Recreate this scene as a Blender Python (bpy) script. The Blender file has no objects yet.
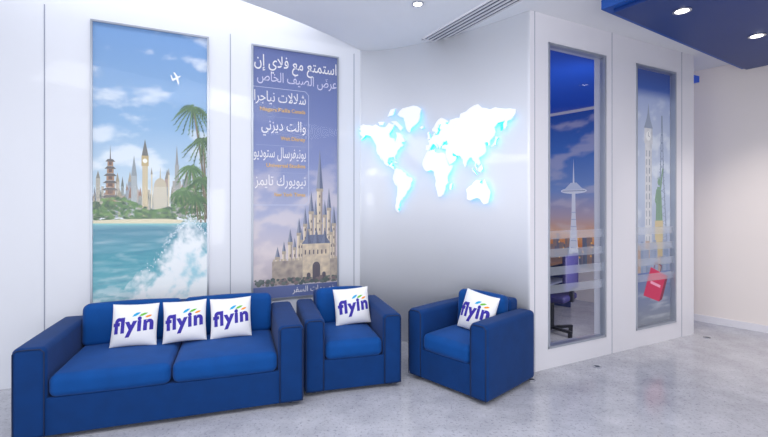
import bpy, bmesh, math, random
from mathutils import Vector, Matrix, noise as mnoise
from math import sin, cos, pi, radians, sqrt
random.seed(4)
SC = bpy.context.scene
COL = SC.collection
CEIL = 3.456

# ------------------------------------------------------------------ helpers
def lin(r, g, b):
    def f(c):
        c /= 255.0
        return c/12.92 if c <= 0.04045 else ((c+0.055)/1.055)**2.4
    return (f(r), f(g), f(b), 1.0)

def mat(name, color, rough=0.5, metal=0.0, emis=None, estr=0.0, noise=0.0, nscale=40, coat=0.0, sheen=0.0, bump=0.0, spec=0.5):
    m = bpy.data.materials.new(name); m.use_nodes = True
    nt = m.node_tree; b = nt.nodes['Principled BSDF']
    b.inputs['Base Color'].default_value = color
    b.inputs['Roughness'].default_value = rough
    b.inputs['Metallic'].default_value = metal
    b.inputs['Coat Weight'].default_value = coat
    b.inputs['Coat Roughness'].default_value = 0.04
    b.inputs['Sheen Weight'].default_value = sheen
    b.inputs['Specular IOR Level'].default_value = spec
    if emis:
        b.inputs['Emission Color'].default_value = emis
        b.inputs['Emission Strength'].default_value = estr
    if noise > 0 or bump > 0:
        tc = nt.nodes.new('ShaderNodeTexCoord')
        n = nt.nodes.new('ShaderNodeTexNoise'); n.inputs['Scale'].default_value = nscale
        n.inputs['Detail'].default_value = 6
        nt.links.new(tc.outputs['Object'], n.inputs['Vector'])
        if noise > 0:
            mx = nt.nodes.new('ShaderNodeMix'); mx.data_type = 'RGBA'
            mx.inputs[6].default_value = tuple(c*(1-noise) for c in color[:3])+(1,)
            mx.inputs[7].default_value = tuple(min(1, c*(1+noise)) for c in color[:3])+(1,)
            nt.links.new(n.outputs['Fac'], mx.inputs[0])
            nt.links.new(mx.outputs[2], b.inputs['Base Color'])
        if bump > 0:
            bp = nt.nodes.new('ShaderNodeBump'); bp.inputs['Strength'].default_value = bump
            bp.inputs['Distance'].default_value = 0.01
            nt.links.new(n.outputs['Fac'], bp.inputs['Height'])
            nt.links.new(bp.outputs['Normal'], b.inputs['Normal'])
    return m

def mat_attr(name, rough=0.35, estr=0.0, spec=.3):
    m = bpy.data.materials.new(name); m.use_nodes = True
    nt = m.node_tree; b = nt.nodes['Principled BSDF']
    a = nt.nodes.new('ShaderNodeAttribute'); a.attribute_name = 'Col'
    nt.links.new(a.outputs['Color'], b.inputs['Base Color'])
    b.inputs['Roughness'].default_value = rough; b.inputs['Specular IOR Level'].default_value = spec
    if estr > 0:
        nt.links.new(a.outputs['Color'], b.inputs['Emission Color'])
        b.inputs['Emission Strength'].default_value = estr
    return m

def mat_glass(name, tint=(1, 1, 1, 1), refl=1.0):
    m = bpy.data.materials.new(name); m.use_nodes = True
    nt = m.node_tree; nt.nodes.clear()
    o = nt.nodes.new('ShaderNodeOutputMaterial'); mx = nt.nodes.new('ShaderNodeMixShader')
    t = nt.nodes.new('ShaderNodeBsdfTransparent'); g = nt.nodes.new('ShaderNodeBsdfGlossy')
    fr = nt.nodes.new('ShaderNodeLayerWeight'); fr.inputs['Blend'].default_value = 0.25
    ml = nt.nodes.new('ShaderNodeMath'); ml.operation = 'MULTIPLY'; ml.inputs[1].default_value = refl
    t.inputs['Color'].default_value = tint; g.inputs['Roughness'].default_value = 0.02
    nt.links.new(fr.outputs['Fresnel'], ml.inputs[0]); nt.links.new(ml.outputs[0], mx.inputs[0])
    nt.links.new(t.outputs[0], mx.inputs[1]); nt.links.new(g.outputs[0], mx.inputs[2])
    nt.links.new(mx.outputs[0], o.inputs[0])
    return m

def mat_frost(name, alpha=0.4, col=(.9, .93, 1, 1)):
    m = bpy.data.materials.new(name); m.use_nodes = True
    nt = m.node_tree; nt.nodes.clear()
    o = nt.nodes.new('ShaderNodeOutputMaterial'); mx = nt.nodes.new('ShaderNodeMixShader'); mx.inputs[0].default_value = alpha
    t = nt.nodes.new('ShaderNodeBsdfTransparent'); g = nt.nodes.new('ShaderNodeBsdfDiffuse'); g.inputs['Color'].default_value = col
    nt.links.new(t.outputs[0], mx.inputs[1]); nt.links.new(g.outputs[0], mx.inputs[2]); nt.links.new(mx.outputs[0], o.inputs[0])
    return m

def mkobj(name, verts, faces, material=None, parent=None, smooth=False):
    me = bpy.data.meshes.new(name); me.from_pydata([tuple(v) for v in verts], [], faces); me.update()
    bm = bmesh.new(); bm.from_mesh(me); bmesh.ops.recalc_face_normals(bm, faces=bm.faces); bm.to_mesh(me); bm.free()
    if smooth:
        for p in me.polygons: p.use_smooth = True
    if material: me.materials.append(material)
    ob = bpy.data.objects.new(name, me); COL.objects.link(ob)
    if parent: ob.parent = parent
    return ob

def empty(name, loc, rot=0.0, label=None, cat=None, group=None, euler=None):
    e = bpy.data.objects.new(name, None); e.empty_display_size = 0.1
    e.location = loc; e.rotation_euler = euler if euler else (0, 0, rot)
    COL.objects.link(e)
    if label: e['label'] = label
    if cat: e['category'] = cat
    if group: e['group'] = group
    return e

def struct(ob, label):
    ob['kind'] = 'structure'; ob['label'] = label; return ob

def rbox(name, x0, x1, y0, y1, z0, z1, r, material, parent=None, puff=(0, 0, 0), seg=4, inner=6):
    c = Vector(((x0+x1)/2, (y0+y1)/2, (z0+z1)/2)); h = Vector(((x1-x0)/2, (y1-y0)/2, (z1-z0)/2))
    r = min(r, min(h)*0.98)
    def axis(hh):
        a = [-hh + r*(1-math.tan((pi/4)*(1-i/seg))) for i in range(seg)]
        n = inner; b = [-hh+r + (2*(hh-r))*i/n for i in range(n+1)]
        return a + b + [-v for v in reversed(a)]
    ax = [axis(h[i]) for i in range(3)]
    bm = bmesh.new(); cache = {}
    def V(p):
        k = tuple(round(q, 6) for q in p)
        if k in cache: return cache[k]
        p = Vector(p); q = Vector([max(-h[i]+r, min(h[i]-r, p[i])) for i in range(3)])
        d = p-q
        if d.length > 1e-9: p2 = q + d.normalized()*r
        else: p2 = p
        nx, ny, nz = [p2[i]/h[i] for i in range(3)]
        fx = (1-ny*ny)*(1-nz*nz); fy = (1-nx*nx)*(1-nz*nz); fz = (1-nx*nx)*(1-ny*ny)
        p2 = p2 + Vector((puff[0]*nx*max(0, fx), puff[1]*ny*max(0, fy), puff[2]*nz*max(0, fz)))
        v = bm.verts.new(p2 + c); cache[k] = v; return v
    for a in range(3):
        u, w = (a+1) % 3, (a+2) % 3
        for sgn in (-1, 1):
            for i in range(len(ax[u])-1):
                for j in range(len(ax[w])-1):
                    ps = []
                    for (ii, jj) in ((i, j), (i+1, j), (i+1, j+1), (i, j+1)):
                        p = [0, 0, 0]; p[a] = sgn*h[a]; p[u] = ax[u][ii]; p[w] = ax[w][jj]; ps.append(V(p))
                    try: bm.faces.new(ps)
                    except Exception: pass
    bmesh.ops.recalc_face_normals(bm, faces=bm.faces)
    me = bpy.data.meshes.new(name); bm.to_mesh(me); bm.free()
    for p in me.polygons: p.use_smooth = True
    me.materials.append(material)
    ob = bpy.data.objects.new(name, me); COL.objects.link(ob)
    if parent: ob.parent = parent
    return ob

def boxes_geo(lst):
    V, F = [], []
    for (x0, x1, y0, y1, z0, z1) in lst:
        b = len(V)
        V += [(x0,y0,z0),(x1,y0,z0),(x1,y1,z0),(x0,y1,z0),(x0,y0,z1),(x1,y0,z1),(x1,y1,z1),(x0,y1,z1)]
        F += [(b,b+3,b+2,b+1),(b+4,b+5,b+6,b+7),(b,b+1,b+5,b+4),(b+1,b+2,b+6,b+5),(b+2,b+3,b+7,b+6),(b+3,b,b+4,b+7)]
    return V, F

def boxes(name, lst, material, parent=None):
    V, F = boxes_geo(lst); return mkobj(name, V, F, material, parent)
def pane(name, x0, x1, y, z0, z1, material, parent=None):
    return mkobj(name, [(x0, y, z0), (x1, y, z0), (x1, y, z1), (x0, y, z1)], [(0, 1, 2, 3)], material, parent)
def tube(name, pts, r, material, parent, n=6):
    V = []; F = []; m = len(pts)
    for i in range(m):
        a = Vector(pts[i-1]); b_ = Vector(pts[(i+1) % m]); p = Vector(pts[i]); t = (b_-a).normalized()
        u = t.cross(Vector((.3, .9, .31))).normalized(); w = t.cross(u)
        for j in range(n): V.append(p+u*r*cos(2*pi*j/n)+w*r*sin(2*pi*j/n))
    for i in range(m):
        for j in range(n):
            a = i*n; b2 = ((i+1) % m)*n; F.append((a+j, a+(j+1) % n, b2+(j+1) % n, b2+j))
    return mkobj(name, V, F, material, parent, True)

def place(ob, origin, ang):
    ob.location = (origin[0], origin[1], 0 if len(origin) < 3 else origin[2]); ob.rotation_euler = (0, 0, ang); return ob

def cyl(name, r, z0, z1, material, parent=None, loc=(0, 0), n=32, r2=None, smooth=True):
    r2 = r if r2 is None else r2
    V = [(loc[0]+r*cos(2*pi*i/n), loc[1]+r*sin(2*pi*i/n), z0) for i in range(n)]
    V += [(loc[0]+r2*cos(2*pi*i/n), loc[1]+r2*sin(2*pi*i/n), z1) for i in range(n)]
    F = [tuple(range(n)), tuple(range(2*n-1, n-1, -1))] + [(i, (i+1) % n, n+(i+1) % n, n+i) for i in range(n)]
    return mkobj(name, V, F, material, parent)

def ring(name, ro, ri, z0, z1, material, parent=None, n=36):
    V = []
    for (r, z) in ((ro, z0), (ro, z1), (ri, z1), (ri, z0)):
        V += [(r*cos(2*pi*i/n), r*sin(2*pi*i/n), z) for i in range(n)]
    F = []
    for k in range(4):
        a, b = k*n, ((k+1) % 4)*n
        F += [(a+i, a+(i+1) % n, b+(i+1) % n, b+i) for i in range(n)]
    return mkobj(name, V, F, material, parent)

def cut_grid(bm, step, x0, x1, y0, y1, axes='xy'):
    if 'x' in axes:
        x = x0+step
        while x < x1:
            bmesh.ops.bisect_plane(bm, geom=bm.verts[:]+bm.edges[:]+bm.faces[:], plane_co=(x, 0, 0), plane_no=(1, 0, 0)); x += step
    if 'y' in axes:
        y = y0+step
        while y < y1:
            bmesh.ops.bisect_plane(bm, geom=bm.verts[:]+bm.edges[:]+bm.faces[:], plane_co=(0, y, 0), plane_no=(0, 1, 0)); y += step

def mixc(a, b, t):
    t = max(0, min(1, t)); return tuple(a[i]*(1-t)+b[i]*t for i in range(3))+(1,)
def fbm(x, y, z=0, o=5):
    return mnoise.fractal(Vector((x, y, z)), 1.0, 2.0, o)
def sstep(a, b, x):
    t = max(0, min(1, (x-a)/(b-a))); return t*t*(3-2*t)

class Canvas:
    """collects flat coloured artwork (a print) in 2D, x right, y up"""
    def __init__(s, w, h): s.w, s.h, s.V, s.F, s.C, s.n = w, h, [], [], [], 0
    def _off(s):
        o = -0.0004*s.n
        s.n += 1 if s.n < 4 else 0.01
        return o
    def grid(s, x0, y0, x1, y1, step, col):
        x0, x1 = max(0, x0), min(s.w, x1)
        if x1 <= x0: return
        nx = max(1, round((x1-x0)/step)); ny = max(1, round((y1-y0)/step)); b = len(s.V); off = s._off()
        for j in range(ny+1):
            for i in range(nx+1):
                x = x0+(x1-x0)*i/nx; y = y0+(y1-y0)*j/ny; s.V.append((x, off, y)); s.C.append(col(x, y))
        for j in range(ny):
            for i in range(nx):
                a = b+j*(nx+1)+i; s.F.append((a, a+1, a+nx+2, a+nx+1))
    def poly(s, pts, col, step=None):
        bm = bmesh.new()
        pts = [(min(s.w, max(0, x)), min(s.h, max(0, y))) for x, y in pts]
        cl = []
        for p in pts:
            if not cl or (abs(p[0]-cl[-1][0])+abs(p[1]-cl[-1][1])) > 1e-5: cl.append(p)
        if len(cl) < 3: bm.free(); return
        try:
            bm.faces.new([bm.verts.new((x, y, 0)) for x, y in cl])
            bmesh.ops.triangulate(bm, faces=bm.faces[:])
        except Exception:
            bm.free(); return
        if step:
            xs = [p[0] for p in cl]; ys = [p[1] for p in cl]
            cut_grid(bm, step, min(xs), max(xs), min(ys), max(ys))
            bmesh.ops.triangulate(bm, faces=bm.faces[:])
        bm.verts.ensure_lookup_table(); bm.verts.index_update()
        b = len(s.V); off = s._off()
        for v in bm.verts:
            s.V.append((v.co.x, off, v.co.y)); s.C.append(col(v.co.x, v.co.y) if callable(col) else col)
        for f in bm.faces: s.F.append(tuple(b+v.index for v in f.verts))
        bm.free()
    def rect(s, x0, y0, x1, y1, col, step=None): s.poly([(x0, y0), (x1, y0), (x1, y1), (x0, y1)], col, step)
    def ell(s, cx, cy, rx, ry, col, n=20, step=None): s.poly([(cx+rx*cos(2*pi*i/n), cy+ry*sin(2*pi*i/n)) for i in range(n)], col, step)
    def line(s, pts, w, col):
        for (a, b) in zip(pts[:-1], pts[1:]):
            d = Vector((b[0]-a[0], b[1]-a[1]))
            if d.length < 1e-6: continue
            n = Vector((-d.y, d.x)).normalized()*w/2
            s.poly([(a[0]+n.x, a[1]+n.y), (a[0]-n.x, a[1]-n.y), (b[0]-n.x, b[1]-n.y), (b[0]+n.x, b[1]+n.y)], col)
    def build(s, name, material, parent, veil=0.0, vc=(.8, .84, .92, 1)):  # veil mixes the pale haze of glass reflections into the print colours
        me = bpy.data.meshes.new(name); me.from_pydata(s.V, [], s.F); me.update()
        ca = me.color_attributes.new('Col', 'FLOAT_COLOR', 'POINT')
        for i, c in enumerate(s.C): ca.data[i].color = mixc(c, vc, veil)
        me.materials.append(material)
        ob = bpy.data.objects.new(name, me); COL.objects.link(ob); ob.parent = parent; return ob

def ramp(stops):
    def f(v):
        if v <= stops[0][0]: return stops[0][1]
        for (a, ca), (b, cb) in zip(stops[:-1], stops[1:]):
            if v <= b: return mixc(ca, cb, (v-a)/(b-a))
        return stops[-1][1]
    return f

# Arabic shaping ----------------------------------------------------
AR = {'ا':(0xFE8D,0xFE8E),'أ':(0xFE83,0xFE84),'إ':(0xFE87,0xFE88),'آ':(0xFE81,0xFE82),'ب':0xFE8F,'ة':(0xFE93,0xFE94),'ت':0xFE95,'ث':0xFE99,'ج':0xFE9D,
 'ح':0xFEA1,'خ':0xFEA5,'د':(0xFEA9,0xFEAA),'ذ':(0xFEAB,0xFEAC),'ر':(0xFEAD,0xFEAE),'ز':(0xFEAF,0xFEB0),'س':0xFEB1,'ش':0xFEB5,'ص':0xFEB9,'ض':0xFEBD,
 'ط':0xFEC1,'ظ':0xFEC5,'ع':0xFEC9,'غ':0xFECD,'ف':0xFED1,'ق':0xFED5,'ك':0xFED9,'ل':0xFEDD,'م':0xFEE1,'ن':0xFEE5,'ه':0xFEE9,'و':(0xFEED,0xFEEE),'ى':(0xFEEF,0xFEF0),'ي':0xFEF1}
def shape(t):
    out = []; t = t.replace('لا', '\u0001')
    AR2 = dict(AR); AR2['\u0001'] = (0xFEFB, 0xFEFC)
    for i, ch in enumerate(t):
        if ch not in AR2: out.append(ch); continue
        e = AR2[ch]
        pj = i > 0 and t[i-1] in AR2 and isinstance(AR2[t[i-1]], int)
        nj = i < len(t)-1 and t[i+1] in AR2
        if isinstance(e, tuple): out.append(chr(e[1] if pj else e[0]))
        else: out.append(chr(e + (3 if (pj and nj) else 1 if pj else 2 if nj else 0)))
    return ''.join(reversed(out))

def text_mesh(txt, bold=0.0, shear=0.0, sp=1.0):
    cu = bpy.data.curves.new('t', 'FONT'); cu.body = txt; cu.size = 1.0; cu.offset = bold; cu.shear = shear; cu.space_character = sp
    cu.resolution_u = 4
    ob = bpy.data.objects.new('t', cu); COL.objects.link(ob)
    dg = bpy.context.evaluated_depsgraph_get()
    me = bpy.data.meshes.new_from_object(ob.evaluated_get(dg))
    bpy.data.objects.remove(ob)
    return me

def lettering(txt, parent, material, right=None, left=None, base=0, width=None, size=None, y=-0.006, bold=0.0, name='lettering'):
    me = text_mesh(txt, bold); xs = [v.co.x for v in me.vertices]
    if not xs: print('NO GLYPHS'); return None
    x0, x1 = min(xs), max(xs); sc = width/(x1-x0) if width else size
    sy = size if size else sc
    for v in me.vertices:
        X = (v.co.x-x1)*sc+right if right is not None else (v.co.x-x0)*sc+left
        v.co = (X, y, v.co.y*sy+base)
    me.materials.append(material); me.name = name
    ob = bpy.data.objects.new(name, me); COL.objects.link(ob); ob.parent = parent; return ob

# ------------------------------------------------------------------ materials
M_wall = mat('wall_white_gloss', lin(229, 232, 241), 0.4, noise=0.012, nscale=3, coat=.5)
M_wallr = mat('wall_right_paint', lin(238, 230, 227), 0.55, noise=0.015, nscale=4)
M_ceil = mat('ceiling_paint', lin(234, 236, 242), 0.7, noise=0.01, nscale=5)
M_part = mat('partition_lacquer', lin(230, 229, 237), 0.35, noise=0.012, nscale=3, coat=.9)
M_alu = mat('brushed_aluminium', lin(178, 184, 196), 0.35, 0.6)
M_seam = mat('seam_grey', lin(150, 156, 174), 0.5)
M_fabric = mat('blue_velvet', lin(0, 52, 112), 0.75, noise=0.22, nscale=9, bump=0.06, spec=0.2, sheen=.06)
M_fabric2 = mat('blue_velvet_seat', lin(0, 70, 142), 0.75, noise=0.22, nscale=9, bump=0.06, spec=0.2, sheen=.06)
M_pipe = mat('seam_piping', lin(0, 32, 76), 0.7)
M_foot = mat('dark_foot', lin(25, 28, 40), 0.4)
M_pillow = mat('white_cotton', lin(240, 240, 244), 0.85, noise=0.02, nscale=14, bump=0.25)
M_logo = mat('logo_indigo', lin(52, 40, 160), 0.7)
M_cyan = mat('logo_cyan', lin(20, 165, 220), 0.7)
M_green = mat('logo_green', lin(110, 195, 60), 0.7)
M_yel = mat('logo_yellow', lin(250, 160, 30), 0.7)
M_blue = mat('blue_panel', lin(6, 50, 122), 0.45, noise=0.03, nscale=5)
M_blue2 = mat('blue_panel_step', lin(22, 80, 168), 0.45, noise=0.03, nscale=5)
M_print = mat_attr('poster_print', 0.5, 0.06)
M_print3 = mat_attr('glowing_print', 0.7, 0.15, .1)  # print glows in its own colours, with no lamp behind it
M_glass = mat_glass('clear_glass', (0.95, 0.97, 1, 1), 0.50)
M_glass2 = mat_glass('clear_glass_printed', (1, 1, 1, 1), 0.3)
M_pglass = mat_glass('poster_glass', (1, 1, 1, 1), 0.45)
M_frost = mat_frost('frosted_band', .28)
M_white_txt = mat('lettering_white', lin(238, 236, 240), 0.5, emis=(1, 1, 1, 1), estr=0.08)
M_lav_txt = mat('lettering_lavender', lin(214, 214, 238), 0.5, emis=lin(222, 222, 244), estr=0.08)
M_gold_txt = mat('lettering_gold', lin(232, 186, 96), 0.5, emis=lin(232, 186, 96), estr=0.1)
M_map = mat('map_white', lin(240, 242, 246), 0.3, emis=(0.97, 0.99, 1, 1), estr=0.20)  # faint emission whitens the map faces, which are reflective rather than lit
M_glow = mat('map_backlight', (0.1, 0.5, .9, 1), 0.5, emis=(0.0, 0.48, .85, 1), estr=1.9)
M_lamp = mat('lamp_lens', (1, 1, 1, 1), 0.4, emis=(1, 0.95, 0.86, 1), estr=9)
M_chrome = mat('chrome', lin(200, 203, 210), 0.15, 1.0)
M_dark = mat('vent_dark', lin(70, 80, 100), 0.6)

mf = bpy.data.materials.new('floor_stone'); mf.use_nodes = True
nt = mf.node_tree; b = nt.nodes['Principled BSDF']; b.inputs['Roughness'].default_value = 0.14
tc = nt.nodes.new('ShaderNodeTexCoord')
n1 = nt.nodes.new('ShaderNodeTexNoise'); n1.inputs['Scale'].default_value = 3.0; n1.inputs['Detail'].default_value = 10; n1.inputs['Roughness'].default_value = 0.7
r1 = nt.nodes.new('ShaderNodeValToRGB'); r1.color_ramp.elements[0].position = 0.30; r1.color_ramp.elements[0].color = lin(168, 169, 179)
r1.color_ramp.elements[1].position = 0.70; r1.color_ramp.elements[1].color = lin(204, 205, 213)
n2 = nt.nodes.new('ShaderNodeTexNoise'); n2.inputs['Scale'].default_value = 42; n2.inputs['Detail'].default_value = 5; n2.inputs['Roughness'].default_value = 0.75
r2 = nt.nodes.new('ShaderNodeValToRGB'); r2.color_ramp.elements[0].position = 0.36; r2.color_ramp.elements[0].color = (0.40, 0.41, 0.45, 1)
r2.color_ramp.elements[1].position = 0.46; r2.color_ramp.elements[1].color = (1, 1, 1, 1)
mx = nt.nodes.new('ShaderNodeMix'); mx.data_type = 'RGBA'; mx.blend_type = 'MULTIPLY'; mx.inputs[0].default_value = 0.7
for n in (n1, n2): nt.links.new(tc.outputs['Object'], n.inputs['Vector'])
nt.links.new(n1.outputs['Fac'], r1.inputs[0]); nt.links.new(n2.outputs['Fac'], r2.inputs[0])
nt.links.new(r1.outputs[0], mx.inputs[6]); nt.links.new(r2.outputs[0], mx.inputs[7]); nt.links.new(mx.outputs[2], b.inputs['Base Color'])

# ------------------------------------------------------------------ plan geometry
LA = math.atan2(.429, .903)
Lv = Vector((cos(LA), sin(LA)))
K0 = Vector((-.29, 5.21))
P = Vector((1.39, 4.14))
B1 = K0 + Lv*.42; B2 = Vector((.98, 4.62))
PA = math.atan2(.4566, .8895); Pv = Vector((cos(PA), sin(PA))); Pb = Vector((-sin(PA), cos(PA)))

struct(mkobj('floor', [(-6, -3, 0), (9, -3, 0), (9, 11, 0), (-6, 11, 0), (-6, -3, -.1), (9, -3, -.1), (9, 11, -.1), (-6, 11, -.1)],
   [(0, 1, 2, 3), (4, 7, 6, 5), (0, 4, 5, 1), (1, 5, 6, 2), (2, 6, 7, 3), (3, 7, 4, 0)], mf), 'pale grey speckled stone floor with a soft sheen')

wl = boxes('wall_left', [(-5, 0.0, 0, .12, 0, 3.95)], M_wall); place(wl, K0, LA); struct(wl, 'glossy white panelled wall behind the sofa')
k = 1
for xx in (-3.05, -1.47, -.075):
    t = boxes('trim_%d' % k, [(xx-.004, xx+.004, -.003, 0, 0, 3.4)], M_seam); place(t, K0, LA); struct(t, 'thin grey vertical panel joint'); k += 1

def bez(t): return K0*(1-t)**3 + B1*3*t*(1-t)**2 + B2*3*t*t*(1-t) + P*t**3
def dbez(t): return (B1-K0)*(1-t)**2 + (B2-B1)*2*t*(1-t) + (P-B2)*t*t
NB = 56
bp = [bez(i/NB) for i in range(NB+1)]
arc = [0]
for i in range(NB): arc.append(arc[-1]+(bp[i+1]-bp[i]).length)
TOT = arc[-1]
def wallpt(s, off=0.0):
    s2 = max(0, min(TOT-1e-6, s)); i = 0
    while arc[i+1] < s2: i += 1
    f = (s2-arc[i])/(arc[i+1]-arc[i]); p = bp[i].lerp(bp[i+1], f)
    t = (i+f)/NB; tg = dbez(t).normalized(); n = Vector((tg.y, -tg.x))
    if n.y > 0: n = -n
    p = p + tg*(s-s2) + n*off
    return p
V = []; F = []
for i in range(NB+1):
    a = wallpt(arc[i]); c = wallpt(arc[i], -.12)
    V += [(a.x, a.y, 0), (a.x, a.y, CEIL), (c.x, c.y, CEIL), (c.x, c.y, 0)]
for i in range(NB):
    o = i*4
    for j in range(4): F.append((o+j, o+(j+1) % 4, o+4+(j+1) % 4, o+4+j))
F += [(0, 1, 2, 3), (NB*4, NB*4+3, NB*4+2, NB*4+1)]
wb = mkobj('wall_back', V, F, M_wall, smooth=False); struct(wb, 'gently curved glossy white wall carrying the map')
for p in wb.data.polygons: p.use_smooth = abs(p.normal.z) < .5 and p.area < 1

G1 = (.238, 1.098); G2 = (1.611, 2.38); GZ = (.193, 3.19); PL = 2.76
wp = boxes('wall_front', [(0, G1[0], 0, .14, 0, CEIL), (G1[1], G2[0], 0, .14, 0, CEIL), (G2[1], PL, 0, .14, 0, CEIL),
     (G1[0], G1[1], 0, .14, 0, GZ[0]), (G2[0], G2[1], 0, .14, 0, GZ[0]), (G1[0], G1[1], 0, .14, GZ[1], CEIL), (G2[0], G2[1], 0, .14, GZ[1], CEIL)], M_part)
place(wp, P, PA); struct(wp, 'white lacquered partition with two tall glazed openings')
for nm, (a, c), lb, gm in (('window_1', G1, 'tall clear glazed pane in slim aluminium frame', M_glass), ('window_2', G2, 'tall glazed pane backed by a travel print', M_glass2)):
    fr = .022
    w = boxes(nm, [(a, a+fr, -.008, .05, GZ[0], GZ[1]), (c-fr, c, -.008, .05, GZ[0], GZ[1]), (a, c, -.008, .05, GZ[0], GZ[0]+fr), (a, c, -.008, .05, GZ[1]-fr, GZ[1])], M_alu)
    place(w, P, PA); struct(w, lb)
    pane('glass', a+fr, c-fr, .02, GZ[0]+fr, GZ[1]-fr, gm, w)
    for z in (.72, .90, 1.08, 1.26):
        pane('frosted_band', a+fr, c-fr, .026, z, z+.085, M_frost, w)
for xx in (G1[1]+.1, .06, G2[1]+.12):
    t = boxes('trim_%d' % k, [(xx-.003, xx+.003, -.003, 0, 0, CEIL)], M_seam); place(t, P, PA); struct(t, 'thin vertical joint in the partition'); k += 1

RA = math.atan2(5.44-6.05, 4.8-4.31)
wr = boxes('wall_right', [(-3.4, 6.5, 0, .12, 0, CEIL)], M_wallr); place(wr, (4.31, 6.05), RA); struct(wr, 'plain off-white wall')
bb = boxes('baseboard_right', [(-.4, 6.5, -.015, 0, 0, .09)], M_part); place(bb, (4.31, 6.05), RA); struct(bb, 'low white baseboard')

curve = [(-5.8, 2.2), (-4.2, 2.45), (-3.1, 2.75), (-2.2, 3.2), (-1.7, 3.58), (-1.32, 3.92), (-1.05, 4.2), (-.83, 4.45), (-.62, 4.72), (-.45, 4.95), (-.29, 5.2)]
poly = curve + [(-.15, 6.0), (3.0, 9.0), (8, 9), (8, -2.6), (-5.8, -2.6)]
V = [(x, y, CEIL) for x, y in poly] + [(x, y, CEIL+.12) for x, y in poly]; n = len(poly)
F = [tuple(range(n)), tuple(range(2*n-1, n-1, -1))] + [(i, (i+1) % n, n+(i+1) % n, n+i) for i in range(n)]
struct(mkobj('ceiling', V, F, M_ceil), 'smooth white ceiling with a curved cove edge')
up = mkobj('trim_%d' % k, [(-6, 1.5, 3.95), (1, 1.5, 3.95), (1, 6.5, 3.95), (-6, 6.5, 3.95), (-6, 1.5, 4), (1, 1.5, 4), (1, 6.5, 4), (-6, 6.5, 4)],
   [(0, 1, 2, 3), (4, 7, 6, 5), (0, 4, 5, 1), (1, 5, 6, 2), (2, 6, 7, 3), (3, 7, 4, 0)], M_ceil); struct(up, 'raised upper ceiling above the cove'); k += 1

# ------------------------------------------------------------------ inner office
M_inblue = mat('office_blue', lin(14, 70, 180), 0.5, emis=lin(14, 70, 180), estr=.2)  # slight emission stands in for light reaching the office ceiling
M_inwall = mat('office_wall', lin(120, 146, 205), 0.5, noise=.05, nscale=2)
wi = boxes('wall_inner', [(-.4, 2.85, 0, .1, 0, 3.19)], M_inwall); place(wi, P + Pb*3.0, PA); struct(wi, 'pale blue office wall behind the glazing')
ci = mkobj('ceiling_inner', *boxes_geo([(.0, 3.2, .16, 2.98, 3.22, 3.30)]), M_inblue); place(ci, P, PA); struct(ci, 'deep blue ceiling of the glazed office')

# ------------------------------------------------------------------ posters
def poster_frame(name, origin, ang, x0, w, z0, h, label, fr=.018):
    e = empty(name, (origin[0]+cos(ang)*x0, origin[1]+sin(ang)*x0, z0), ang, label, 'poster')
    boxes('frame', [(-fr, 0, -.022, 0, -fr, h+fr), (w, w+fr, -.022, 0, -fr, h+fr), (0, w, -.022, 0, -fr, 0), (0, w, -.022, 0, h, h+fr)], M_alu, e)
    boxes('backing_board', [(0, w, -.003, 0, 0, h)], M_wall, e)
    pane('glass_pane', 0, w, -.017, 0, h, M_pglass, e)
    return e
rnd = random.Random(7)
PH = 2.73
e1 = poster_frame('travel_poster', K0, LA, -2.686, .988, .58, PH, 'tall framed travel poster with sea, skyline and palm trees')
c = Canvas(.988, PH)
sky = ramp([(.85, lin(222, 230, 234)), (1.3, lin(186, 210, 228)), (1.8, lin(134, 176, 216)), (2.73, lin(92, 142, 200))])
sea = ramp([(0, lin(150, 200, 210)), (.25, lin(90, 176, 190)), (.5, lin(52, 154, 172)), (.78, lin(34, 130, 156)), (.84, lin(120, 182, 192))])
WHT = lin(246, 249, 252)
def scene1(x, y):
    if y > .84:
        col = sky(y)
        cl = fbm(x*2.2+3, y*4.5, 1.3, 6); cl2 = fbm(x*5, y*9, 7.7, 5)
        dens = sstep(.0, .6, cl+.25*cl2+.2*math.exp(-((y-1.75)/.4)**2)-.15*(y-1.6))
        col = mixc(col, WHT, .6*dens)
    else:
        col = sea(y)
        rp = fbm(x*5+fbm(x*3, y*8, 2)*.8, y*26, 4.1, 5)
        col = mixc(col, WHT, max(0, rp)*.45*(1-.6*y)); col = mixc(col, lin(20, 96, 140), max(0, -rp)*.4)
        foam = sstep(.15, .5, fbm(x*4, y*14, 9, 5)+.5*(.3-y)/.3)
        col = mixc(col, WHT, foam*.7*sstep(.4, .0, y))
    return col
c.grid(0, 0, .988, PH, .011, scene1)
def facade(base):
    sd = rnd.random()*50
    return lambda x, y: mixc(mixc(base, lin(60, 66, 80), .35*(sin(y*260+sd) > .2)*(sin(x*320+sd) > -.2)), lin(214, 224, 230), .18)
sky_cols = [lin(140, 138, 126), lin(170, 160, 136), lin(120, 132, 146), lin(186, 172, 146), lin(108, 118, 112), lin(160, 120, 96)]
for row in range(3):
    x = 0.0
    while x < .88:
        w = rnd.uniform(.018, .045); hh = rnd.uniform(.12, .34)*(1-.3*row)
        c.grid(x, .9, x+w, .95+hh, .009, facade(rnd.choice(sky_cols)))
        if rnd.random() < .5: c.poly([(x, .95+hh), (x+w, .95+hh), (x+w/2, 1.0+hh+rnd.uniform(.02, .08))], mixc(rnd.choice(sky_cols), (0, 0, 0, 1), .2))
        x += w*rnd.uniform(.85, 1.6)
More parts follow.
